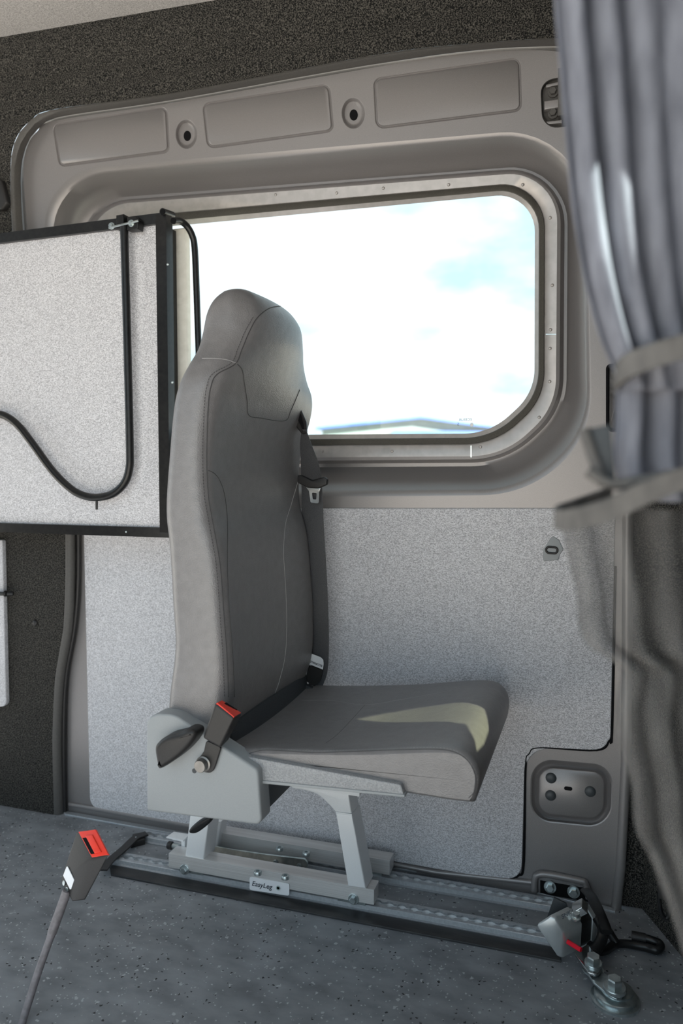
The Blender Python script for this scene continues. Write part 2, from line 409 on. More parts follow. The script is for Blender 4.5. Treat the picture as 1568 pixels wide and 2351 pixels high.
# ------------------------------------------------------------------ sliding door
door = sempty('door_1', (-.65, 1.585, 0), 'grey painted sliding door with window, felt lining and embossed upper panels')
def ring5(TL, TR, R1, B2, BL, n=10): return rp([TL, TR, R1, B2, BL], n, 4)
wA0 = ring5((98, 394, 142), (1346, 287, 186), (1359, 1000, 218), (1208, 1136, 313), (120, 1146, 120))
wA = ring5((108, 402, 140), (1340, 294, 180), (1352, 993, 209), (1202, 1129, 304), (132, 1139, 115))
wA2 = ring5((118, 410, 136), (1334, 302, 176), (1346, 988, 205), (1199, 1122, 296), (142, 1131, 112))
wM = ring5((150, 432, 120), (1318, 335, 150), (1322, 970, 190), (1182, 1094, 256), (175, 1100, 100))
wB = ring5((182, 460, 110), (1304, 374, 128), (1300, 946, 174), (1166, 1070, 218), (204, 1076, 90))
wB2 = ring5((190, 466, 108), (1297, 379, 124), (1293, 942, 171), (1162, 1062, 212), (210, 1068, 88))
wC0 = ring5((196, 469, 104), (1288, 385, 116), (1284, 938, 163), (1159, 1054, 203), (214, 1062, 85))
wC = ring5((202, 473, 100), (1280, 391, 108), (1276, 934, 155), (1156, 1047, 193), (219, 1054, 82))
wD = ring5((232, 502, 82), (1252, 414, 96), (1251, 916, 144), (1138, 1021, 182), (236, 1027, 76))
wD2 = ring5((234, 504, 82), (1250, 416, 95), (1249, 915, 142), (1137, 1019, 180), (238, 1025, 75))
wE = ring5((249, 520, 72), (1237, 430, 88), (1236, 907, 133), (1130, 1005, 167), (251, 1011, 70))
wG = ring5((260, 532, 64), (1228, 441, 82), (1227, 901, 125), (1125, 995, 155), (262, 1001, 64))
panels = [rp([(119, 284, 17), (385, 242, 17), (391, 351, 17), (135, 385, 17)], 5),
          rp([(463, 236, 19), (758, 190, 19), (768, 303, 19), (475, 343, 19)], 5),
          rp([(856, 179, 20), (1196, 130, 20), (1199, 256, 20), (862, 298, 20)], 5)]
rounds = [[(cx+rx*math.cos(2*math.pi*k/28), cy+ry*math.sin(2*math.pi*k/28)) for k in range(28)] for cx, cy, rx, ry in ((428, 308, 25, 34), (811, 260, 27, 36))]
hinge_h = rp([(1240, 186, 34), (1345, 166, 20), (1348, 284, 20), (1245, 298, 34)], 6)
upper_outer = [p for p in DE if p[1] < 1120]+[(1440, 700), (1440, 1166), (150, 1166)]
lo_right = [(1440, 1166), (1438, 1540), (1436, 1760), (1424, 1990), (1414, 2086)]
lo_left = [(152, 1863), (150, 1700), (156, 1560), (176, 1440), (184, 1330), (182, 1235), (150, 1235), (150, 1166)]
plate('upper_panel', upper_outer, [wA0]+panels+rounds+[hinge_h], at_wall, PAINT, door)
def scaled(L, f, dx=0, dy=0):
    cx = sum(p[0] for p in L)/len(L); cy = sum(p[1] for p in L)/len(L)
    return [(cx+(p[0]-cx)*f+dx, cy+(p[1]-cy)*f+dy) for p in L]
for L in panels:
    I = lambda d: [tuple(q) for q in inset2(L, d)]
    rings_px('embossed_panel', [(L, 0), (I(1.5), .001), (I(3), .0035), (I(4.5), .0035), (I(6), .0008), (I(7.5), -.0006)], PAINT, door, True, 50)
for L, hp in zip(rounds, ((430, 312, 8.5, 12), (812, 264, 9.5, 13))):
    rr = rings_px('round_recess', [(L, 0), (scaled(L, .95), .001), (scaled(L, .85), .008), (scaled(L, .75), .012), (scaled(L, .6, 1, 3), .012)], PAINT, door, True, 60)
    H = [(hp[0]+hp[2]*math.cos(2*math.pi*k/20), hp[1]+hp[3]*math.sin(2*math.pi*k/20)) for k in range(20)]
    rings_px('hole', [(H, .0115), (scaled(H, .9), .0112)], DARK, rr, True)
# hinge recess
hr = rings_px('hinge_recess', [(hinge_h, 0), (scaled(hinge_h, .975), .001), (scaled(hinge_h, .94), .012), (scaled(hinge_h, .92), .014)], FLANGE, door, True)
slab('hinge_plate', [at_wall(x, y, -.004) for x, y in ((1281, 156), (1300, 152), (1300, 262), (1281, 266))], (0, .014, 0), FLANGE, door, .002)
slab('hinge_bracket', [at_wall(x, y, .002) for x, y in ((1249, 232), (1285, 226), (1285, 246), (1249, 252))], (0, .01, 0), PAINT, door, .002)
for y in (212, 261): hexbolt(at_wall(1270, y, .013), (0, -1, 0), .007, .01, FLANGE, door)
for p in ((1253, 197, 1284, 190), (1253, 282, 1290, 278)):
    slab('hinge_rib', [at_wall(p[0], p[1]-3, .006), at_wall(p[2], p[3]-3, .006), at_wall(p[2], p[3]+4, .006), at_wall(p[0], p[1]+4, .006)], (0, .008, 0), PAINT, door, .001)
# window moulding
rings_px('window_moulding', [(wA0, 0), (wA, .0015), (wA2, .007), (wM, .052), (wB, .080), (wB2, .080), (wC0, .047), (wC, .045)], PAINT, door, False, 50)
rings_px('window_frame_strip', [(wC, .045), (wD, .047), (wD2, .049)], STRIP, door, False, 50)
rings_px('window_seal', [(wD2, .049), (scaled(wD2, .998), .044), (scaled(wE, 1.004), .043), (wE, .048)], RUB, door, False, 70)
rings_px('glass_border', [(wE, .048), (wG, .054)], STRIP, door, False, 70)
gp = [at_wall(x, y, .055) for x, y in ring5((254, 526, 64), (1233, 435, 84), (1232, 904, 128), (1128, 1000, 158), (256, 1006, 66))]
mk('window_pane', gp, [tuple(range(len(gp)))], GLASS, door, smooth=False)
for x, y in ((633, 447), (773, 443), (880, 432), (1030, 424), (1200, 424), (1263, 500), (1268, 655), (1264, 757), (1263, 800), (1262, 876), (1238, 958), (1103, 1026), (740, 1036), (900, 1036)):
    dome('rivet', at_wall(x, y, .0462), (0, -1, 0), .0035, .0025, STRIP, door, 10)
slab('strip_joint', [at_wall(x, y, .0445) for x, y in ((1253, 766), (1277, 766), (1277, 769), (1253, 769))], (0, .003, 0), ZINC, door)
slab('strip_joint', [at_wall(x, y, .0445) for x, y in ((1080, 1023), (1083, 1023), (1083, 1050), (1080, 1050))], (0, .003, 0), ZINC, door)
# hinge slot right of the window
slotL = rp([(1391, 835, 12), (1440, 835, 4), (1440, 992, 4), (1391, 992, 16)], 5)
rings_px('pillar_slot', [(slotL, -.003), ([tuple(q) for q in inset2(slotL, 4)], -.004), ([tuple(q) for q in inset2(slotL, 8)], .0)], DARK, door, True)
# glass marking (mirrored)
gm = at_wall(1083, 966, .0535)
text('glass_marking', 'ECEEUR', gm, (1, 0, 0), (0, 0, 1), .008, INK, door, mirror=True)
text('glass_marking', 'S', at_wall(1054, 977, .0535), (1, 0, 0), (0, 0, 1), .009, INK, door, mirror=True)
dome('glass_marking_ring', at_wall(1083, 975, .0535), (0, -1, 0), .004, .0002, WHT, door, 12)
# ---- lower half of the door
feltP = rp([(190, 1167, 3), (1413, 1167, 3), (1402, 1724, 40), (1207, 1719, 52), (1197, 2030, 38), (206, 1856, 30)], 7)
cov = rp([(1219, 1740, 48), (1408, 1757, 48), (1404, 1903, 52), (1216, 1884, 52)], 8)
slotH = rp([(1295, 1805, 5), (1314, 1807, 5), (1314, 1816, 5), (1295, 1814, 5)], 4)
low_outer = [(150, 1166)]+lo_right[:1]+[(1439, 1540), (1437, 1760), (1425, 1990), (1414, 2086)]+[(152, 1863), (100, 1855), (100, 1235)]
plate('lower_panel', low_outer, [cov], at_wall, PAINT, door)
Ic = lambda d: [tuple(q) for q in inset2(cov, d)]
cp = rings_px('embossed_cover', [(cov, 0), (Ic(3), .001), (Ic(8), .015), (Ic(11), .017), (Ic(15), .014), (Ic(19), .001), (Ic(22), -.001)], PAINT, door, True, 50)
for x, y in ((1265, 1786), (1264, 1826), (1355, 1817)):
    dome('plug', at_wall(x, y, -.001), (0, -1, 0), .0112, .006, PLUG, cp)
rings_px('slot', [(slotH, -.0012), (scaled(slotH, .8), -.0013)], DARK, cp, True)
slab('felt_lining', [at_wall(x, y, -.005) for x, y in feltP], (0, .005, 0), FELT, door, .003)
# dark groove around the raised corner cover
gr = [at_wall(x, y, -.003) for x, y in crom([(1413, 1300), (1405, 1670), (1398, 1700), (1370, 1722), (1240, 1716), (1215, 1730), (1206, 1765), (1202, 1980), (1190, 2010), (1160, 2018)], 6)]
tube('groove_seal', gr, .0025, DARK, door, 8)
# lighter strip along the right edge, bevel bead along the bottom
tube('bottom_bead', [at_wall(x, y, -.002) for x, y in ((160, 1846), (600, 1925), (1000, 2002), (1225, 2026))], .006, PAINT, door, 10)
tube('edge_bead', [at_wall(x, y, 0) for x, y in ((1441, 1166), (1439, 1540), (1437, 1760), (1425, 1990), (1414, 2086))], .010, PAINT, door, 12)
# latch cover on the felt
lc = [at_wall(x, y, -.007) for x, y in rp([(1268, 1229, 6), (1284, 1240, 8), (1294, 1262, 5), (1286, 1273, 4), (1282, 1286, 6), (1246, 1289, 5), (1247, 1262, 8)], 4)]
lco = slab('latch_cover', lc, (0, .004, 0), PLAS, door, .002)
tube('latch_ring', [at_wall(x, y, -.0085) for x, y in rp([(1254, 1255, 7), (1280, 1257, 7), (1279, 1271, 7), (1253, 1269, 7)], 5)]+[at_wall(1254.1, 1262, -.0085)], .0022, BLKP, lco, 8)
# roller bracket recess at the bottom right
arch = crom([(1226, 2046), (1228, 2018), (1236, 2008), (1260, 2008), (1330, 2022), (1345, 2030), (1352, 2062)], 6)
tube('roller_arch', [at_wall(x, y, -.006) for x, y in arch], .007, PAINT, door, 12)
rb = slab('roller_bracket', [at_wall(x, y, -.002) for x, y in ((1240, 2022), (1345, 2040), (1352, 2075), (1240, 2050))], (0, .004, 0), DARK, door, .001)  # flat black slab paints the darkness of the cavity under the arch
for x, y in ((1263, 2036), (1317, 2047)): hexbolt(at_wall(x, y, -.003), (0, -1, .1), .0085, .01, ZINC, door)
# ---- left lower pillar with carpet and rubber seal
wl = slab('wall_left', [at_wall(x, y, -.03) for x, y in [(-400, 1170), (150, 1170), (150, 1330), (146, 1440), (126, 1560), (120, 1700), (124, 1874), (0, 1853), (-400, 1790)]], (0, .03, 0), CARP, None, .004); struct(wl, 'dark carpet covered pillar left of the sliding door')
sl = [at_wall(x, y, -.016) for x, y in crom([(161, 1170), (161, 1330), (156, 1440), (137, 1560), (131, 1700), (135, 1872)], 8)]
t3 = tube('trim_3', sl, .014, FLANGE, None, 12, True); struct(t3, 'black rubber door seal along the left carpeted pillar')
t4 = tube('trim_4', [at_wall(x, y, -.01) for x, y in crom([(180, 1170), (180, 1330), (172, 1440), (152, 1560), (147, 1700), (149, 1866)], 8)], .0055, BLKP, None, 10); struct(t4, 'thin black seal lip beside the left pillar')
pb = dome('pillar_plug', at_wall(81, 1430, -.031), (0, -1, 0), .008, .005, BLKP); attach(pb, wl)
# right wall pieces: carpet back wall and box
wr = sheet('wall_right', [(.055, 1.60, 0), (XR, 1.60, 0), (XR, 1.50, 1.9), (.03, 1.55, 1.9), (.055, 1.59, .85)], CARP); struct(wr, 'dark carpet wall right of the sliding door')
foot = [(.085, 1.63), (.125, 1.54), (.161, 1.457), (.19, 1.36), (.20, 1.2), (.20, .75), (XR, .75), (XR, 1.63)]
wbx = slab('wall_step', [(x, y, .52) for x, y in foot], (0, 0, -.52), CARP, None, .01); wbx.name = 'wall_front'; struct(wbx, 'dark carpeted raised box at the right of the floor')
# ------------------------------------------------------------------ bulkhead on the right, opposite wall with added openings that shape the sun
patch = [(-.35, 1.246), (-.313, 1.285), (-.271, 1.313), (-.227, 1.328), (-.184, 1.303), (-.142, 1.222), (-.138, 1.16), (-.150, 1.118), (-.168, 1.152), (-.187, 1.18), (-.205, 1.214), (-.218, 1.212), (-.228, 1.220), (-.284, 1.231)]
def back(x, y, z, Y):
    t = (Y-y)/SUN.y; return (x+SUN.x*t, z+SUN.z*t)
h1 = [back(x, y, .474, YN) for x, y in patch]  # added opening, the cushion's lit patch traced back towards the sun
hw = [back(p.x, p.y, p.z, YN) for p in [at_y(x, y, .555) for x, y in ((1318, 440), (1345, 396), (1385, 415), (1425, 450), (1420, 600), (1412, 760), (1408, 835), (1385, 760), (1346, 620))]]  # added opening, shaped so sun lands on the curtain's left margin
bk = sheet('wall_cab', [(XR, YN, 0), (XR, 1.6, 0), (XR, 1.6, 1.85), (XR, YN, 1.85)], CARP); struct(bk, 'dark carpeted cab bulkhead')
wo = plate('wall_opposite', [(.22, 0), (XR, 0), (XR, 1.8), (.22, 1.8)], [h1, hw], lambda a, b: V3((a, YN, b)), CARP); struct(wo, 'dark carpeted wall with two small windows beside the open door behind the camera')
wq = slab('wall_opposite', [(XL, YN, 0), (-1.45, YN, 0), (-1.45, YN, 1.85), (XL, YN, 1.85)], (0, -.04, 0), CARP); wq.name = 'wall_opposite_rear'; struct(wq, 'dark carpeted wall left of the open door behind the camera')
TINT2 = glass_mat('pale_tinted_glass', (.42, .48, .46))  # tint of the added pane for the curtain light
for i, h in enumerate((h1, hw)):
    gq = mk('window_%d' % (i+2), [(a, YN-.0003, b) for a, b in h], [tuple(range(len(h)))], (TINT, TINT2)[i], None, smooth=False); struct(gq, ('dark tinted quarter window behind the camera', 'pale tinted narrow window behind the camera')[i])  # unseen panes filling the added sun openings
# aluminium sill strip
sill = slab('trim_5', [at_z(x, y, .004) for x, y in ((143, 1860), (600, 1942), (905, 1984), (1060, 2008), (1170, 2020), (1240, 2040), (1414, 2085), (1412, 2093), (1238, 2050), (1160, 2030), (1060, 2016), (905, 1992), (600, 1950), (150, 1869))], (0, 0, -.004), RAIL, None, .001); struct(sill, 'aluminium edging strip along the door sill')

# ================================================================== floor rails
def yN(x): return 1.427+.02*(x+.39)
def yF(x): return 1.537+.02*(x+.40)
PITCH = .0254
def rail(name, yf, x0, x1, label):
    nP = int(round((x1-x0)/PITCH)); nP = nP
    root = thing(name, label, 'rail', (x0, yf(x0), 0), 'floor rails')
    V = []; F = []
    hw, zt = .0165, .013
    # half outline of the scalloped slot for one pitch
    sl = []
    for k in range(13):
        u = k/12*PITCH; d = u-PITCH/2
        r = .0098; w = .0052
        h = math.sqrt(r*r-d*d) if abs(d) < r else 0
        sl.append((u, max(w, h)))
    pts = [(i*PITCH+u, h) for i in range(nP) for u, h in sl[:-1]]+[(nP*PITCH, sl[0][1])]
    for s in (-1, 1):
        rows = []
        for off, z in ((hw+.006, 0), (hw+.006, .003), (hw+.001, .004), (hw, zt-.001), (hw-.001, zt)):
            rows.append([(x0+u, yf(x0+u)+s*off, z) for u, h in pts])
        rows.append([(x0+u, yf(x0+u)+s*h, zt) for u, h in pts])
        rows.append([(x0+u, yf(x0+u)+s*h, zt-.004) for u, h in pts])
        v, f = loft(rows, False, False, False); b0 = len(V); V += v; F += [tuple(i+b0 for i in q) for q in f]
    mk('track', V, F, RAIL, root, 30)
    rows = [[(x, yf(x)+d, z) for x in (x0, x1)] for d, z in ((-.0125, .008), (-.0125, .0035), (.0125, .0035), (.0125, .008))]
    v, f = loft(rows, False, False, False); mk('track_channel', v, f, CHAN, root, 30)
    for xx in (x0, x1):
        bar('end_cap', (xx-.001, yf(xx), .0065), (xx+.001, yf(xx), .0065), .030, .011, RAIL, root)
    return root
rail('floor_rail', yN, -1.035, -.075, 'slotted aluminium floor rail nearer the camera, under the seat leg')
rail('floor_rail', yF, -1.030, -.075, 'slotted aluminium floor rail further back, beside the door sill')
bd = slab('trim_6', [(-1.03, yN(-1.03)-.026, .004), (-.055, yN(-.055)-.026, .004), (-.05, yN(-.05)-.062, .004), (-1.0, yN(-1.)-.060, .004)], (0, 0, -.004), BAND, None, .001); struct(bd, 'black edging strip in front of the near floor rail')
bs = slab('trim_7', [(-1.03, yN(-1.03)+.024, .002), (-.06, yN(-.06)+.024, .002), (-.06, yF(-.06)-.024, .002), (-1.03, yF(-1.03)-.024, .002)], (0, 0, -.002), FLOOR, None, .0005); struct(bs, 'dark vinyl strip between the two floor rails')
# black end strap across the rails
st = [at_z(x, y, .018) for x, y in crom([(236, 1998), (254, 1975), (285, 1948), (308, 1926), (322, 1919), (337, 1914)], 6)]
def ribbon(name, pts, wdir, w, t, mat, parent=None, up=(0, 0, 1)):
    P = [V3(p) for p in pts]; rings = []
    for i, p in enumerate(P):
        d = (P[min(i+1, len(P)-1)]-P[max(i-1, 0)]).normalized()
        wd = V3(wdir(i/(len(P)-1))) if callable(wdir) else V3(wdir)
        wd = (wd-d*wd.dot(d)).normalized(); nn = d.cross(wd)
        ww = w(i/(len(P)-1)) if callable(w) else w
        rings.append([p+wd*(a*ww/2)+nn*(b*t/2) for a, b in ((-1, -.6), (-.96, -1), (.96, -1), (1, -.6), (1, .6), (.96, 1), (-.96, 1), (-1, .6))])
    V, F = loft(rings); return mk(name, V, F, mat, parent, 40)
rs = thing('rail_strap', 'flat black strap lying across the left rail ends', 'strap', at_z(285, 1950, 0))
ribbon('strap_band', st, (1, .3, 0), .020, .004, BLKP, rs)
dome('strap_rivet', at_z(312, 1922, .0205), (0, 0, 1), .002, .001, ZINC, rs, 8)
slab('strap_foot', [at_z(x, y, .016) for x, y in ((300, 1934), (333, 1926), (333, 1908), (304, 1914))], (0, 0, -.016), BLKP, rs, .003)

# ================================================================== folding bed (left)
BY = 1.445
bed = thing('folding_bed', 'folded wall bed with light felt board, black tube frame and bent tube legs', 'bed', (-1.4, 1.49, .75))
XB = -2.35
def bz(px_, py_): return at_y(px_, py_, BY)
ptr = at_y(388, 497, BY); pbr = at_y(388, 1226, BY)
xr, zt, zb = -.905, 1.432, .750
slab('front_board', [(XB, BY+.004, zt), (xr, BY+.004, zt), (xr, BY+.004, zb), (XB, BY+.004, zb)], (0, .014, 0), FELT, bed, .001)
fr = bar('top_bar', (XB, BY+.006, zt+.003), (xr+.012, BY+.006, zt+.003), .024, .022, BLKM, bed)
bar('bottom_bar', (XB, BY+.006, zb+.003), (xr+.012, BY+.006, zb+.003), .024, .022, BLKM, bed)
pst = bar('side_post', (xr, BY+.006, zb), (xr, BY+.006, zt+.012), .026, .026, BLKM, bed, up=(0, 1, 0), r=.004)
for y in (607, 878): dome('rivet', at_y(385+ (y-607)*.04, y, BY-.008), (0, -1, 0), .003, .002, ZINC, pst, 10)
dome('rivet', at_y(290, 1221, BY-.007), (0, -1, 0), .0025, .002, ZINC, bed, 10)
slab('rear_board', [(XB, BY+.05, zt-.002), (xr+.028, BY+.05, zt-.002), (xr+.028, BY+.05, zb-.012), (XB, BY+.05, zb-.012)], (0, .016, 0), CREAM, bed, .006)
slab('board_core', [(XB, BY+.020, zt-.01), (xr+.004, BY+.020, zt-.01), (xr+.004, BY+.020, zb-.004), (XB, BY+.020, zb-.004)], (0, .028, 0), BLKM, bed, .001)
lg = crom([(-160, 1085), (-110, 1010), (-60, 965), (-20, 951), (10, 954), (40, 975), (70, 1012), (120, 1080), (160, 1120), (190, 1137), (222, 1142), (258, 1134), (285, 1110), (297, 1075), (298, 1020), (294, 850), (290, 700), (286, 560), (285, 520)], 8)
leg = tube('folding_leg', [at_y(x, y, BY-.022) for x, y in lg], .0088, BLKM, bed, 14)
tube('leg_pin', [at_y(222, 1148, BY-.022), at_y(222, 1170, BY-.022)], .0028, BLKM, leg, 8)
# clamp at the top of the leg
cl = slab('leg_clamp', [at_y(x, y, BY-.026) for x, y in ((266, 494), (283, 491), (284, 522), (266, 526))], (0, .02, 0), BLKM, bed, .002)
slab('leg_clamp', [at_y(x, y, BY-.026) for x, y in ((291, 498), (312, 496), (318, 505), (316, 526), (291, 528))], (0, .02, 0), BLKM, bed, .002)
for x, y in ((302, 513), (257, 519)): hexbolt(at_y(x, y, BY-.026), (0, -1, 0), .005, .007, ZINC, bed, 'clamp_bolt')
tube('clamp_pin', [at_y(250, 523, BY-.03), at_y(318, 507, BY-.03)], .0025, ZINC, bed, 8)
# upper right corner: second leg seen end-on
l2 = [at_y(x, y, Y) for x, y, Y in crom([(398, 507, BY-.004), (412, 507, BY+.018), (428, 518, BY+.034), (441, 540, BY+.044), (447, 570, BY+.05), (451, 660, BY+.05), (457, 830, BY+.05), (462, 950, BY+.05)], 8)]
tube('folding_leg', l2, .0072, BLKM, bed, 12)
disc('tube_opening', l2[0]+V3((0, -.0016, 0)), (0, -1, 0), [(.0062, 0), (.0058, .0004), (0, .0004)], DARK, bed, 14)
tube('corner_tube', [at_y(373, 486, BY-.012), at_y(396, 494, BY+.03)], .0075, BLKM, bed, 12)
disc('tube_opening', at_y(373, 486, BY-.0125), (-.1, -1, 0), [(.0062, 0), (.0058, .0005), (0, .0005)], DARK, bed, 14)

# light felt panel and strut at the far left edge, small black hook top left
fp = slab('felt_panel', [at_wall(x, y, -.045) for x, y in rp([(-300, 1240, 4), (5, 1240, 4), (14, 1624, 12), (-300, 1600, 4)], 4)], (0, .012, 0), FELT, None, .002); tag(fp, 'light grey felt panel at the left edge below the folded bed', 'panel')
ss = thing('bed_strut', 'black strut with ball end in front of the left felt panel', 'strut', at_wall(-40, 1363, -.06))
tube('strut_rod', [at_wall(-200, 1362, -.06), at_wall(14, 1363, -.06)], .0055, BLKM, ss, 10)
dome('strut_end', at_wall(12, 1363, -.06), (1, 0, .0), .008, .006, BLKM, ss); tube('ball_stud', [at_wall(18, 1363, -.06), at_wall(31, 1363, -.055)], [.006, .005], BLKM, ss, 10)
hk = slab('coat_hook', [at_wall(x, y, -.045) for x, y in rp([(-40, 400, 5), (2, 412, 8), (16, 465, 8), (4, 482, 6), (-40, 480, 5)], 4)], (0, .016, 0), BLKP, None, .006); tag(hk, 'small black plastic hook on the carpet at the upper left edge', 'hook')

# ================================================================== passenger seat
YC, HWD = 1.30, .20
SY = 1.095
seat = thing('passenger_seat', 'single grey leather van seat with integrated headrest on aluminium rail legs', 'seat', (-.62, 1.43, .013))
zs = [.405, .44, .50, .586, .66, .757, .824, .915, 1.0, 1.04, 1.07, 1.10, 1.13, 1.165, 1.19, 1.207, 1.216, 1.219]
xb = [-.708, -.705, -.697, -.683, -.686, -.691, -.697, -.690, -.682, -.674, -.668, -.664, -.664, -.662, -.656, -.647, -.634, -.625]
xs = [-.640, -.598, -.578, -.576, -.580, -.590, -.607, -.614, -.608, -.600, -.592, -.585, -.580, -.579, -.585, -.596, -.610, -.618]
hwv = [.165, .186, .197, .200, .200, .200, .200, .199, .195, .188, .170, .145, .128, .117, .105, .088, .062, .03]
cc = [-.004, -.004, -.012, -.018, -.02, -.018, -.012, -.002, .008, .016, .024, .029, .031, .027, .017, .008, .002, 0]
tt = np.linspace(0, 1, len(zs)); dense = []
def sp(L): return [p[0] for p in crom([(v,) for v in L], 6)]
Zd, Xb, Xs, Hw, Cc = map(sp, (zs, xb, xs, hwv, cc))
fxv = [.006]*7+[.014, .034, .030, .016, .009, .008, .008, .006, .004, .002, 0]
Fx = sp(fxv)
rings = []
for z, a, b, h, c, fx in zip(Zd, Xb, Xs, Hw, Cc, Fx):
    rf = min(.030, h*.75, (b-a)*.42); rb = min(.022, h*.6, (b-a)*.4)
    loop = rp([(a, YC-h, rb), (b, YC-h, rf), (b+fx, YC+h, rf*.7), (a, YC+h, rb)], 6, 7)
    ring = []
    for x, y in loop:
        w = max(0, min(1, (x-a)/max(b-a, 1e-4))); u = (y-YC)/h
        x2 = x + w*w*c*(1-u*u) - (1-w)**2*.010*(1-u*u)
        # side panels bulge slightly
        side = (1-abs(2*w-1)**2)*.004*(1 if abs(u) > .97 else 0)
        ring.append((x2, y+math.copysign(side, u), z))
    rings.append(ring)
V, F = loft(rings, True, True)
back_o = mk('backrest', V, F, LEA, seat, 180)
# lower skirt of backrest into the frame
prof = [(-.60, .424), (-.57, .430), (-.53, .433), (-.484, .437), (-.40, .446), (-.33, .455), (-.25, .468), (-.21, .473), (-.187, .4715), (-.172, .463), (-.163, .449), (-.160, .432), (-.162, .412), (-.167, .398), (-.180, .391), (-.28, .392), (-.45, .397), (-.60, .404)]
pd = crom(prof, 4, True)
def cush_ring(ins, y):
    Q = inset2(pd, ins) if ins > 0 else [np.array(p) for p in pd]
    u = (y-YC)/.2; out = []
    for q in Q:
        x, z = float(q[0]), float(q[1])
        top = max(0, min(1, (z-.41)/.02)); dish = -.010*(1-u*u)*top*max(0, min(1, (-.24-x)/.12)) + .004*(1-u*u)*top*max(0, min(1, (x+.28)/.08))
        out.append((x, y, z+dish))
    return out
R = []
for ins, y in ((.007, 0), (.0035, .003), (.001, .008), (0, .014)): R.append(cush_ring(ins, 1.10+y))
for k in range(1, 24): R.append(cush_ring(0, 1.116+(1.484-1.116)*k/24))
for ins, y in ((0, .014), (.001, .008), (.0035, .003), (.007, 0)): R.append(cush_ring(ins, 1.50-y))
V2, F2 = loft(R)
cush = mk('seat_cushion', V2, F2, LEA, seat, 36)
bvh_b = BVHTree.FromPolygons([tuple(v.co) for v in back_o.data.vertices], [tuple(p.vertices) for p in back_o.data.polygons])
bvh_c = BVHTree.FromPolygons([tuple(v.co) for v in cush.data.vertices], [tuple(p.vertices) for p in cush.data.polygons])
def on(bvh, pts, n=10, lift=.0003):
    out = []
    for x, y in crom(pts, n):
        h = bvh.ray_cast(CAM, ray(x, y).normalized())
        if h[0] is not None: out.append((h[0]+h[1]*lift, h[1]))
    return out
def seamline(name, bvh, pts, mat, parent, r=.0008, n=10):
    P = [p for p, _ in on(bvh, pts, n)]
    return tube(name, P, r, mat, parent, 6) if len(P) > 2 else None
def stitches(bvh, pts, mat, parent, step=.0052, ln=.0032, r=.0006):
    P = on(bvh, pts, 16, .0004)
    if len(P) < 3: return
    C = resample([tuple(p) for p, _ in P], max(4, int(sum((P[i+1][0]-P[i][0]).length for i in range(len(P)-1))/step)*2))
    V = []; F = []
    for i in range(0, len(C)-1, 2):
        a, b = V3(C[i]), V3(C[i+1]); m_ = (a+b)/2; d = (b-a).normalized()*ln/2
        s = d.cross(V3((0, -1, .2))).normalized()*r; q = d.cross(s).normalized()*r
        k = len(V); V += [m_-d+s, m_-d+q, m_-d-s, m_-d-q, m_+d+s, m_+d+q, m_+d-s, m_+d-q]
        F += [(k, k+1, k+5, k+4), (k+1, k+2, k+6, k+5), (k+2, k+3, k+7, k+6), (k+3, k, k+4, k+7), (k, k+1, k+2, k+3), (k+4, k+5, k+6, k+7)]
    o = mk('stitching', V, F, mat, parent, smooth=False); o['kind'] = 'stuff'
    return o
sfront = [(524, 1600), (520, 1500), (514, 1420), (505, 1300), (488, 1200), (478, 1140), (474, 1050), (478, 930), (486, 880), (500, 858), (540, 835), (556, 800), (572, 762), (590, 730), (618, 708), (645, 703)]
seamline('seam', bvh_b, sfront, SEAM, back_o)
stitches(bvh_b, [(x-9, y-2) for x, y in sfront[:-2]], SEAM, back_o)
seamline('seam', bvh_b, [(464, 823), (490, 823), (520, 826), (543, 834)], THR, back_o, .0007)
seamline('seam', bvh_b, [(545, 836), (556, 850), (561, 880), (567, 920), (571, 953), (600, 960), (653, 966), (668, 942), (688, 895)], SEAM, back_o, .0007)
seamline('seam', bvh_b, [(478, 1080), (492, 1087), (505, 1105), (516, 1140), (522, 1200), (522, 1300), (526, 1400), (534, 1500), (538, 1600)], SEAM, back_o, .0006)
seamline('seam', bvh_b, [(684, 1105), (668, 1160), (655, 1205), (651, 1270), (655, 1340), (658, 1420), (655, 1500), (642, 1560), (628, 1600)], THR, back_o, .0006)
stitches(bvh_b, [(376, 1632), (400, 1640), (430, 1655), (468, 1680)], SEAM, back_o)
ctop = [(556, 1735), (600, 1723), (650, 1724), (720, 1728), (800, 1726), (900, 1722), (985, 1720), (1030, 1723), (1060, 1735), (1080, 1755), (1092, 1785), (1090, 1815), (1076, 1832)]
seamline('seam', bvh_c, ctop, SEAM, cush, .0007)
stitches(bvh_c, [(x, y-4) for x, y in ctop[1:9]]+[(x+4, y) for x, y in ctop[9:12]], THR, cush)
seamline('seam', bvh_c, [(690, 1608), (760, 1608), (838, 1618), (920, 1606), (1010, 1590), (1055, 1581)], THR, cush, .0006)
seamline('seam', bvh_c, [(838, 1618), (800, 1660), (770, 1690), (748, 1706)], SEAM, cush, .0005)
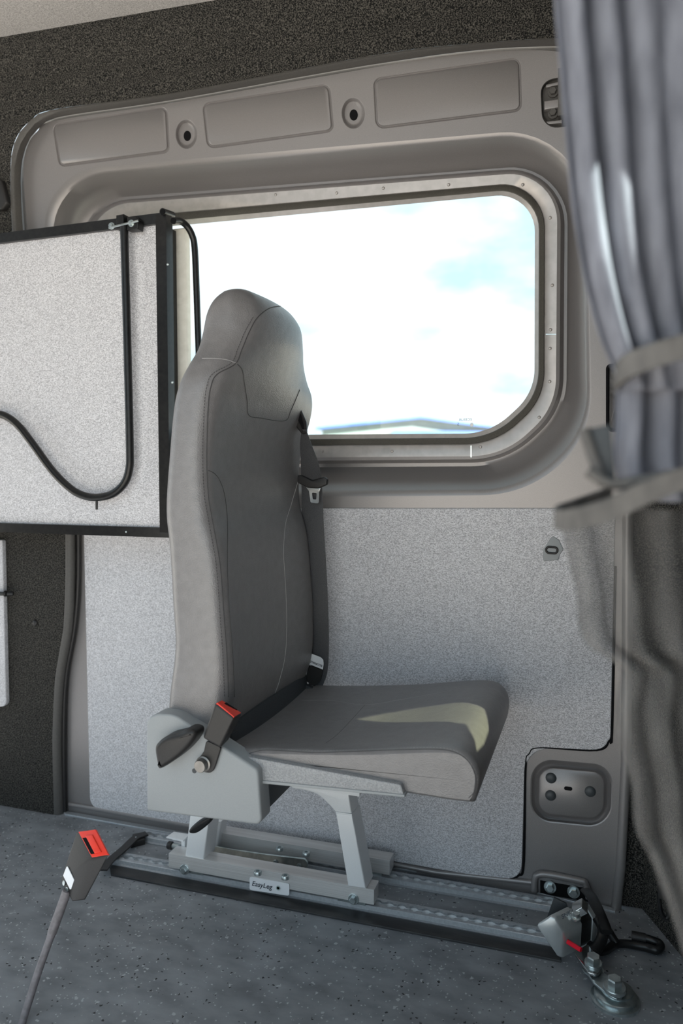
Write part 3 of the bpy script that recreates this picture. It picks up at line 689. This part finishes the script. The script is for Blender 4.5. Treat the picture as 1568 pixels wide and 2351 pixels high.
# seat frame below and behind the cushion
bx = slab('seat_frame', [(-.73, 1.125, .395), (-.535, 1.125, .395), (-.535, 1.125, .302), (-.73, 1.125, .302)], (0, .345, 0), DFRM, seat, .003)
slab('hinge_bracket', [at_y(x, y, 1.47) for x, y in ((676, 1592), (694, 1570), (738, 1590), (700, 1625), (640, 1650), (560, 1700), (600, 1640))], (0, .012, 0), DFRM, seat, .001)
screw(at_y(682, 1602, 1.468), (0, -1, .3), .005, .004, ZINC, seat, DARK)
slab('cushion_pan', [(-.57, 1.125, .402), (-.31, 1.125, .400), (-.31, 1.475, .400), (-.57, 1.475, .402)], (0, 0, -.012), DFRM, seat, .001)
slab('recline_frame', [(-.69, 1.13, .465), (-.588, 1.13, .455), (-.575, 1.13, .36), (-.69, 1.13, .36)], (0, .35, 0), DFRM, seat, .003)
# recliner side cover
rc = rp([(336, 1862, 9), (335, 1638, 58), (398, 1640, 58), (592, 1768, 20), (601, 1896, 14)], 8)
side = slab_y('side_cover', rc, SY-.022, .035, PLAS, seat, .0045)
disc('hole', at_y(446, 1770, SY-.0222), (0, -1, 0), [(.0042, 0), (.004, .0003), (0, .0003)], DFRM, side, 14)
slab_y('corner_clip', [(601, 1795), (609, 1795), (609, 1815), (601, 1818)], SY+.01, .01, ZINC, seat, .001)
slab_y('corner_clip', [(601, 1820), (611, 1812), (611, 1850), (601, 1858)], SY+.012, .01, PLAS, seat, .001)
# textured rail below the cushion
slab_y('side_rail', rp([(548, 1734, 4), (920, 1802, 8), (928, 1828, 3), (598, 1795, 5)], 4), SY-.006, .02, TEXP, seat, .0015)
slab_y('rail_lip', [(600, 1792), (929, 1825), (929, 1831), (600, 1799)], SY-.008, .02, PLAS, seat, .001)
disc('pivot_cap', at_y(573, 1753, SY-.001), (0, -1, 0), [(.010, 0), (.010, .004), (.008, .006), (0, .006)], WHT, seat, 20)
# recliner handle
hd = crom([(353, 1722), (360, 1706), (380, 1692), (410, 1684), (428, 1676), (445, 1680), (446, 1694), (432, 1716), (405, 1742), (368, 1766), (360, 1760)], 5, True)
slab_y('recliner_handle', hd, SY-.052, .03, BLKP, seat, .008)
# buckle on the seat
bs_ = slab_y('buckle_strap', rp([(473, 1700, 5), (507, 1716, 6), (494, 1758, 6), (486, 1776, 12), (462, 1772, 14), (456, 1742, 12), (468, 1725, 6)], 5), SY-.028, .004, BLKP, seat, .001)
bo = disc('pivot_bolt', at_y(468, 1753, SY-.028), (0, -1, 0), [(.013, 0), (.013, .003), (.0105, .004), (.0105, .013), (.0095, .0145), (0, .0145)], DSTL, seat, 24)
def hull_loft(name, rings_, mat, parent, bev=.003):
    V, F = loft(rings_); o = mk(name, V, F, mat, parent, 40)
    b = o.modifiers.new('bevel', 'BEVEL'); b.width = bev; b.segments = 3; b.limit_method = 'ANGLE'; b.angle_limit = math.radians(35)
    return o
# body: front (camera side) face A,B,C,D and thickness to the rear right
yb0, yb1 = SY-.045, SY-.012
fA = [(494, 1613), (538, 1649), (506, 1719), (465, 1695)]
rA = [(506, 1606), (557, 1637), (524, 1700), (480, 1680)]
bk_ = hull_loft('buckle', [[at_y(x, y, yb0) for x, y in fA], [at_y(x, y, yb1) for x, y in rA]], BLKP, seat, .004)
# red button on top
t0 = [at_y(x, y, Y) for x, y, Y in ((496, 1613, yb0+.001), (538, 1648, yb0+.001), (555, 1638, yb1-.002), (508, 1607, yb1-.002))]
upn = (t0[1]-t0[0]).cross(t0[3]-t0[0]).normalized()
if upn.z < 0: upn = -upn
cen = sum(t0, V3())/4
slab('red_button', [cen+(p-cen)*.93+upn*.001 for p in t0], -upn*.004, RED, bk_, .001)
q0, q1, q2, q3 = [cen+(p-cen)*.86+upn*.0015 for p in t0]
slab('tongue_slot', [q0.lerp(q3, .62).lerp(q1.lerp(q2, .62), .18), q0.lerp(q3, .62).lerp(q1.lerp(q2, .62), .82), q0.lerp(q3, 1.05).lerp(q1.lerp(q2, 1.05), .82), q0.lerp(q3, 1.05).lerp(q1.lerp(q2, 1.05), .18)], -upn*.003, DARK, bk_, 0)
# shoulder belt: guide, webbing, tongue, label
gp_ = [at_y(x, y, 1.418) for x, y in rp([(681, 935, 10), (690, 936, 6), (704, 968, 8), (706, 994, 6), (694, 998, 6), (677, 975, 10)], 5)]
bg_ = slab('belt_guide', gp_, (-.006, .016, 0), BLKP, seat, .004)
slab('guide_slot', [at_y(x, y, 1.4175) for x, y in rp([(685, 946, 5), (692, 952, 4), (702, 978, 4), (702, 990, 4), (694, 985, 4), (683, 962, 5)], 4)], (0, .004, 0), DARK, bg_, 0)
wl_ = []
cl_ = [(698, 986), (702, 1020), (712, 1070), (716, 1120), (718, 1200), (724, 1300), (730, 1400), (734, 1480), (733, 1540), (724, 1575)]
ww_ = [(10), (26), (42), (47), (50), (50), (47), (42), (38), (34)]
P = crom([(x, y, 1.416+.076*min(1, i/3), w) for i, ((x, y), w) in enumerate(zip(cl_, ww_))], 8)
rg = []
for x, y, Yv, w in P:
    L_ = at_y(x-w/2, y, Yv+.004); R_ = at_y(x+w/2, y, Yv-.002); m_ = (L_+R_)/2+V3((0, -.002, 0)); nn = V3((0, .0006, 0))
    rg.append([L_-nn, m_-nn, R_-nn, R_+nn, m_+nn, L_+nn])
V, F = loft(rg); wb_ = mk('belt_webbing', V, F, WEB, seat, 60)
tn = slab('belt_tongue_grip', [at_y(x, y, 1.478) for x, y in rp([(679, 1092, 5), (690, 1090, 6), (716, 1103, 8), (744, 1094, 6), (751, 1100, 5), (750, 1113, 5), (730, 1122, 8), (705, 1120, 8), (682, 1108, 6)], 4)], (0, .008, 0), BLKP, seat, .003)
slab('tongue_neck', [at_y(x, y, 1.480) for x, y in ((702, 1118), (736, 1120), (732, 1130), (709, 1128))], (0, .003, 0), CHRO, tn, .0008)
to = rp([(709, 1125, 3), (733, 1128, 3), (732, 1156, 4), (713, 1154, 4)], 4)
ti = rp([(716, 1131, 2), (727, 1132, 2), (726, 1147, 2), (718, 1146, 2)], 4)
TR = [[at_y(x, y, 1.4798) for x, y in ti], [at_y(x, y, 1.4795) for x, y in to], [at_y(x, y, 1.4825) for x, y in to], [at_y(x, y, 1.4822) for x, y in ti]]
TR.append(TR[0]); V, F = loft(TR, False, False); mk('tongue_plate', V, F, CHRO, tn, 30)
lb = [(715, 1501), (736, 1509), (742, 1515), (743, 1525), (741, 1537), (710, 1525)]
lab = slab('belt_label', [at_y(x, y, 1.484) for x, y in lb], (0, .001, 0), WHT, seat, 0)
text('label_lettering', 'ECOFERLE', at_y(740, 1527, 1.4832), at_y(711, 1516, 1.4832)-at_y(740, 1527, 1.4832), at_y(741, 1537, 1.4832)-at_y(742, 1523, 1.4832), .0062, INK, lab, bold=.00012)
slab('belt_label', [at_y(x, y, 1.4842) for x, y in ((709, 1527), (741, 1540), (736, 1562), (722, 1576), (700, 1562))], (0, .001, 0), BLKP, seat, 0)
slab('belt_anchor', [at_y(x, y, 1.476) for x, y in ((696, 1569), (725, 1585), (720, 1592), (690, 1576))], (0, .01, 0), DFRM, seat, .001)
# ---- legs and rail beams
SX0, SX1 = -.878, -.411
nb = bar('rail_beam', (SX0, 1.41, .038), (SX1, 1.418, .038), .036, .031, ALU, seat, r=.0015)
fb = bar('rail_beam', (SX0, 1.528, .038), (SX1, 1.536, .038), .036, .031, ALU, seat, r=.0015)
for xx, yy in ((SX0+.05, 1.411), (SX1-.05, 1.417), (SX0+.05, 1.529), (SX1-.05, 1.535)):
    bar('rail_foot', (xx-.03, yy, .018), (xx+.03, yy, .018), .020, .011, ZINC, seat)
for x, y in ((424, 1996), (812, 2064)):
    p = at_y(x, y, 1.3925 if x < 600 else 1.399); hexbolt(p, (0, -1, 0), .0075, .008, ZINC, nb)
for x, y in ((592, 2007), (655, 2017)):
    p = at_z(x, y, .0535); screw(p, (0, 0, 1), .0085, .007, ZINC, nb, DARK, 'cap_screw')
for x, y in ((642, 1952), (703, 1963)):
    p = at_z(x, y, .0535); screw(p, (0, 0, 1), .0085, .007, ZINC, fb, DARK, 'cap_screw')
sk = [at_y(x, y, 1.3945) for x, y in rp([(573, 2013, 4), (664, 2029, 4), (664, 2057, 4), (573, 2043, 4)], 4)]
stk = slab('sticker', sk, (0, .0012, 0), WHT, nb, 0)
bx0 = at_y(577.5, 2033, 1.3938); bx1 = at_y(640, 2045, 1.3938)
text('sticker_lettering', 'EasyLeg', bx0, bx1-bx0, V3((0, 0, 1)), .0148, INK, nb, shear=.25, bold=.00012)
disc('sticker_emblem', at_y(638.5, 2039, 1.3936), (0, -1, 0), [(.0050, 0), (.0048, .0002), (.0032, .0002), (.0030, 0)], INKG, nb, 20)
LY = 1.395
fl_ = slab_y('front_leg', [(771, 1866), (797, 1812), (830, 1818), (808, 1871), (840, 2040), (799, 2034)] if False else [(770, 1864), (808, 1870), (840, 2041), (799, 2035)], LY, .05, SILV, seat, .003)
slab_y('leg_gusset', crom([(671, 1811), (700, 1815), (730, 1826), (755, 1848), (771, 1866)], 5)+[(808, 1871), (803, 1840), (797, 1800), (660, 1790)], LY+.001, .045, SILV, seat, .003)
slab_y('leg_weld_edge', [(771, 1864), (808, 1869), (808, 1873), (771, 1868)], LY-.0015, .01, SILV, seat, .0005)
slab_y('rear_leg', [(436, 1872), (480, 1880), (467, 1977), (424, 1970)], LY, .05, SILV, seat, .003)
slab_y('rear_leg', [(487, 1885), (509, 1885), (500, 1948), (485, 1945)], 1.50, .03, SILV, seat, .003)
bar('under_beam', (-.76, 1.42, .262), (-.44, 1.42, .262), .05, .04, SILV, seat)
lv = crom([(433, 1908), (440, 1898), (458, 1884), (480, 1876), (482, 1888), (462, 1906), (448, 1914), (436, 1914)], 5, True)
slab_y('release_lever', lv, 1.33, .012, BLKM, seat, .004)
# rear adjusting bracket with knob
bL = slab('adjust_bracket', [at_z(x, y, .075) for x, y in ((382, 1921), (420, 1930), (436, 1915), (399, 1909))], (0, 0, -.003), SILV, seat, .0008)
slab_y('adjust_bracket', [(416, 1928), (424, 1930), (424, 1972), (416, 1970)], 1.43, .02, SILV, seat, .0008)
tube('adjust_screw', [at_y(392, 1941, 1.44), at_y(418, 1944, 1.44)], .006, ZINC, seat, 10)
disc('adjust_knob', at_y(386, 1940, 1.44), (1, 0, 0), [(.008, 0), (.009, .002), (.009, .010), (.007, .012), (0, .012)], BLKP, seat, 16)
# latch bars between the beams
ba = slab('latch_bar', [at_y(x, y, 1.492) for x, y in rp([(478, 1940, 3), (530, 1950, 8), (610, 1962, 8), (700, 1972, 8), (708, 1984, 10), (700, 1998, 8), (620, 1986, 8), (530, 1976, 8), (478, 1962, 3)], 4)], (0, .004, 0), ZINC, seat, .001)
for x, y in ((634, 1978), (688, 1986)): screw(at_y(x, y, 1.4915), (0, -1, 0), .0055, .005, ZINC, ba, DARK)
slab('latch_bar', [at_y(x, y, 1.45) for x, y in rp([(470, 1966, 3), (520, 1976, 6), (580, 1999, 4), (575, 2004, 3), (510, 1988, 6), (470, 1984, 3)], 4)], (0, .004, 0), ZINC, seat, .001)

# ================================================================== foreground buckle on a stalk
fbk = thing('belt_buckle', 'black belt buckle with red button on a grey stalk at the lower left', 'belt buckle', at_z(24, 2440, 0))
top = [(174.6, 1908, 1.03), (208.6, 1972, 1.0), (252, 1964, 1.0), (221, 1902.5, 1.03)]
mid = [(151, 1975, 1.03), (185, 2028, 1.0), (232, 2022, 1.0), (196, 1968, 1.03)]
bot = [(137, 2022, 1.03), (165, 2072, 1.003), (197, 2068, 1.003), (168, 2020, 1.03)]
rr_ = [[at_y(*p) for p in L] for L in (top, bot)]
bb = hull_loft('buckle_body', rr_, BLKP, fbk, .004)
tq = rr_[0]; upn = (tq[1]-tq[0]).cross(tq[3]-tq[0]).normalized()
if upn.z < 0: upn = -upn
cen = sum(tq, V3())/4
def bi(u, v, l=0): return tq[0].lerp(tq[3], u).lerp(tq[1].lerp(tq[2], u), v)+upn*l
slab('red_button', [bi(.10, .04, .0012), bi(.10, .96, .0012), bi(.97, .97, .0012), bi(.97, .03, .0012)], -upn*.004, RED, bb, .001)
slab('red_button', [bi(.36, .22, .004), bi(.36, .86, .004), bi(.72, .86, .004), bi(.72, .22, .004)], -upn*.004, RED, bb, .0018)
slab('tongue_slot', [bi(.15, .28, .0018), bi(.15, .86, .0018), bi(.34, .86, .0018), bi(.34, .28, .0018)], -upn*.002, DARK, bb, 0)
nf = (rr_[1][1]-rr_[0][1]).cross(rr_[0][0]-rr_[0][1]).normalized()
if nf.dot(FW) > 0: nf = -nf
def fi(x, y):  # onto the left face
    d = ray(x, y); o = rr_[0][1]; t = (o-CAM).dot(nf)/d.dot(nf); return CAM+d*t+nf*.0006
slab('white_label', [fi(x, y) for x, y in rp([(154.5, 1987, 1.5), (170.5, 2020, 1.5), (162.5, 2044, 1.5), (145.5, 2010, 1.5)], 3)], -nf*.001, WHT, bb, 0)
for x, y in ((148, 2027), (155, 2042)): disc('rivet', fi(x, y), nf, [(.0042, 0), (.004, .0012), (0, .0012)], ZINC, bb, 14)
tube('stalk', [at_y(x, y, Y) for x, y, Y in crom([(154, 2045, 1.013), (138, 2090, 1.006), (120, 2140, .995), (85, 2240, .965), (50, 2351, .932), (30, 2415, .915), (24, 2435, .91)], 6)], [.0078]*13+[.0062]*24, CABLE, fbk, 12)
bz_ = at_z(24, 2440, 0); disc('floor_plate', bz_, (0, 0, 1), [(.03, 0), (.03, .006), (.012, .008), (.012, .02), (0, .02)], ZINC, fbk, 20)

# ================================================================== belt retractor on the floor (right)
rt_ = thing('belt_retractor', 'steel wheelchair belt retractor with red release pin lying on the floor', 'retractor', at_z(1320, 2190, 0))
RY = 1.36
pA = rp([(1228, 2124, 6), (1261, 2102, 6), (1276, 2107, 10), (1292, 2140, 10), (1290, 2203, 6), (1278, 2197, 5)], 4)
pB = rp([(1300, 2088, 6), (1333, 2066, 6), (1352, 2075, 12), (1370, 2105, 14), (1366, 2162, 10), (1345, 2180, 5)], 4)
rA = [at_y(x, y, RY) for x, y in pA]; rB = [at_y(x, y, RY+.075) for x, y in pB]
def mixr(t, s=1.0):
    L = [a.lerp(b, t) for a, b in zip(rA, rB)]; c = sum(L, V3())/len(L); return [c+(p-c)*s for p in L]
V, F = loft([mixr(0, .86), mixr(.02, .94), mixr(.06, 1.0), mixr(.3, 1.0), mixr(.55, 1.0)]); hs = mk('housing', V, F, HOUS, rt_, 45)
V, F = loft([mixr(.55, .95), mixr(.6, .86), mixr(.9, .86), mixr(.92, .8)]); mk('webbing_spool', V, F, BLKP, rt_, 45)
V, F = loft([mixr(.9, .98), mixr(.93, 1.0), mixr(1.0, .98), mixr(1.02, .9)]); mk('end_plate', V, F, HOUS, rt_, 45)
slab('top_bracket', [at_y(x, y, RY+.03) for x, y in rp([(1310, 2096, 4), (1335, 2082, 3), (1352, 2098, 4), (1318, 2114, 4)], 3)], (0, .03, 0), CHRO, rt_, .002)
disc('top_bolt', at_y(1322, 2108, RY+.03), (.05, -.25, 1), [(.009, 0), (.009, .004), (.006, .005), (.006, .013), (0, .013)], ZINC, rt_, 18)
tube('release_pin', [at_y(1303, 2162, RY+.008), at_y(1334, 2181, RY-.006)], .0042, REDG, rt_, 12)
tx0, tx1 = at_y(1291, 2110, RY-.002), at_y(1311, 2099, RY-.002)
text('embossed_lettering', 'SNK', tx0, tx1-tx0, V3((-.35, 0, 1)), .011, INK, rt_)
sp_ = slab('side_guard', [at_y(x, y, RY+.05) for x, y in ((1255, 2110), (1272, 2061), (1300, 2075), (1305, 2090))], (0, .004, 0), DFRM, rt_, .0005)
# link plates and bolts
slab('link_plate', [at_z(x, y, .030) for x, y in rp([(1318, 2186, 4), (1350, 2166, 5), (1384, 2212, 14), (1376, 2240, 14), (1350, 2232, 8)], 4)], (0, 0, -.004), CHRO, rt_, .0015)
slab('link_plate', [at_z(x, y, .022) for x, y in rp([(1340, 2220, 8), (1380, 2228, 10), (1436, 2268, 16), (1424, 2298, 18), (1398, 2284, 10), (1362, 2254, 8)], 4)], (0, 0, -.004), ZINC, rt_, .0015)
c1 = at_z(1362, 2214, .030); disc('washer', c1-V3((0, 0, .012)), (0, 0, 1), [(.018, 0), (.018, .004), (0, .004)], ZINC, rt_, 22)
hexbolt(c1, (.02, -.1, 1), .012, .017, ZINC, rt_, washer=1.25)
hexbolt(at_z(1411, 2272, .026), (0, -.05, 1), .0125, .021, ZINC, rt_, washer=1.5)
an = thing('floor_anchor', 'round zinc floor anchor disc bolted below the retractor link', 'anchor', at_z(1408, 2300, 0))
ac = at_z(1412, 2292, .004)
disc('anchor_disc', V3((ac.x, ac.y, 0)), (0, 0, 1), [(.040, 0), (.040, .005), (.036, .006), (.034, .006), (.034, .012), (.031, .0135), (0, .0135)], ZINC, an, 36)
disc('anchor_cap', V3((ac.x+.003, ac.y+.006, .0135)), (0, 0, 1), [(.026, 0), (.026, .0035), (.022, .0045), (0, .0045)], ZINC, an, 30)
# black webbing and hook
hkp = thing('tie_down_hook', 'black coated steel hook lying on the floor beside the retractor', 'hook', at_z(1440, 2190, 0))
def zpts(L): return [at_z(x, y, z) for x, y, z in crom(L, 6)]
tube('hook_rod', zpts([(1352, 2168, .03), (1372, 2183, .018), (1390, 2182, .012), (1412, 2168, .010), (1440, 2167, .010), (1480, 2174, .010), (1505, 2181, .012), (1516, 2176, .014), (1514, 2166, .016), (1500, 2160, .018), (1480, 2154, .018), (1452, 2150, .018)]), .0075, BLKM, hkp, 12)
tube('hook_tip_sleeve', zpts([(1482, 2155, .018), (1450, 2149, .018)]), .0092, BLKP, hkp, 12)
tube('hook_rod', zpts([(1415, 2166, .012), (1405, 2150, .02), (1396, 2136, .028), (1385, 2126, .034)]), .0075, BLKM, hkp, 12)
tube('hook_webbing', [at_y(x, y, Y) for x, y, Y in crom([(1345, 2044, 1.545), (1360, 2062, 1.50), (1375, 2095, 1.45), (1386, 2122, 1.42), (1392, 2140, 1.40)], 6)], .0115, BLKM, hkp, 12, True, .45)
tube('hook_webbing', [at_y(x, y, Y) for x, y, Y in crom([(1372, 2110, 1.43), (1384, 2135, 1.41), (1380, 2160, 1.395), (1366, 2182, 1.375)], 6)], .010, BLKM, hkp, 12, True, .45)
# snap hook hanging on the carpeted box
sh = thing('snap_hook', 'black snap hook hanging on the carpeted box at the right edge', 'hook', at_y(1522, 2095, 1.40))
tube('hook_loop', [at_y(x, y, 1.40) for x, y in crom([(1512, 2050), (1515, 2080), (1521, 2102), (1531, 2108), (1537, 2095), (1538, 2068), (1534, 2052)], 6)], .0038, BLKM, sh, 10)
slab_y('hook_plate', rp([(1508, 2030, 4), (1528, 2028, 5), (1540, 2056, 6), (1534, 2070, 4), (1512, 2064, 5)], 4), 1.395, .008, BLKP, sh, .002)

# ================================================================== curtain (right foreground)
def curtain_sheet(name, edge, xr_px, Yb, amp, folds, mat, parent, phase=0, seed=1, nU=110, ysp=0.0):
    """edge: (left px x, px y) list; builds a pleated sheet from that edge to the right"""
    E_ = crom(edge, 8); rnd = random.Random(seed); rows = []
    for x, y in E_:
        L = at_y(x, y, Yb); Rr = at_y(xr_px, y, Yb); row = []
        for k in range(nU+1):
            u = k/nU
            p = V3((L.x+(Rr.x-L.x)*u, Yb, L.z))
            w = folds*u**.85*2*math.pi+phase
            a = amp*(.55+.45*math.sin(3.1*u+L.z*2.0))*min(1, .25+u*6)
            p.y += a*math.sin(w+.5*math.sin(L.z*4+u*5)) + ysp*u
            p.x += .35*a*math.cos(w*1.0+.4+.3*L.z)*min(1, u*8)
            row.append(p)
        rows.append(row)
    V, F = loft(rows, False, False, False)
    o = mk(name, V, F, mat, parent, 180)
    s = o.modifiers.new('thickness', 'SOLIDIFY'); s.thickness = .0012
    return o
CYB = .56
cur = thing('curtain', 'grey blue curtain hanging tied back at the right edge', 'curtain', (.12, CYB, .45))
curtain_sheet('upper_drape', [(1230, -1150), (1250, -600), (1266, -200), (1272, 0), (1284, 150), (1296, 300), (1310, 450), (1326, 560), (1345, 660), (1375, 770), (1408, 850), (1422, 900)], 1760, CYB, .016, 5.2, CURT, cur, .6)
curtain_sheet('middle_drape', [(1424, 830), (1414, 880), (1412, 960), (1408, 1040), (1420, 1110), (1440, 1150)], 1760, CYB+.004, .012, 4.0, CURT, cur, 1.2)
curtain_sheet('lower_drape', [(1296, 1165), (1292, 1210), (1308, 1290), (1325, 1360), (1330, 1430), (1350, 1480), (1392, 1508), (1428, 1540), (1418, 1620), (1426, 1700), (1452, 1800), (1462, 1900), (1492, 1965), (1530, 2060), (1568, 2180), (1600, 2300)], 1800, CYB+.012, .014, 4.6, SHEER, cur, 2.2)
flap = slab('lining_flap', [at_y(x, y, CYB-.012) for x, y in ((1342, 985), (1402, 975), (1412, 1098), (1392, 1112), (1368, 1050))], (0, .003, 0), DFRM, cur, .0008)
tube('lining_edge', [at_y(x, y, CYB-.014) for x, y in ((1340, 985), (1362, 1050), (1390, 1115))], .0042, TIEB, cur, 10)
# tie-backs wrapped around the curtain
def tieback(name, label, pts, w, Yb):
    o = thing(name, label, 'tieback', at_y(1480, pts[0][1], Yb), 'curtain tiebacks')
    P = crom(pts, 8)
    front = [at_y(x, y, Yb+dy) for x, y, dy in P]
    ribbon('tieback_band', front, (0, -.25, 1), w, .004, TIEB, o)
    return o
tieback('curtain_tieback', 'narrow grey tieback pinching the curtain higher up', [(1412, 880, .02), (1420, 862, .0), (1440, 842, -.018), (1490, 820, -.03), (1568, 796, -.034), (1680, 770, -.03), (1780, 755, 0)], .016, CYB)
tieback('curtain_tieback', 'wide looped grey tieback strap sticking out left of the curtain', [(1400, 1140, .06), (1330, 1165, .03), (1285, 1182, .0), (1283, 1192, -.012), (1320, 1190, -.022), (1400, 1168, -.03), (1480, 1132, -.036), (1568, 1098, -.04), (1700, 1060, -.04)], .0145, CYB-.012)
tube('loop', [at_y(x, y, CYB-.03) for x, y in crom([(1350, 1080), (1400, 1110), (1460, 1105), (1568, 1088)], 4)], .004, TIEB, cur, 8)
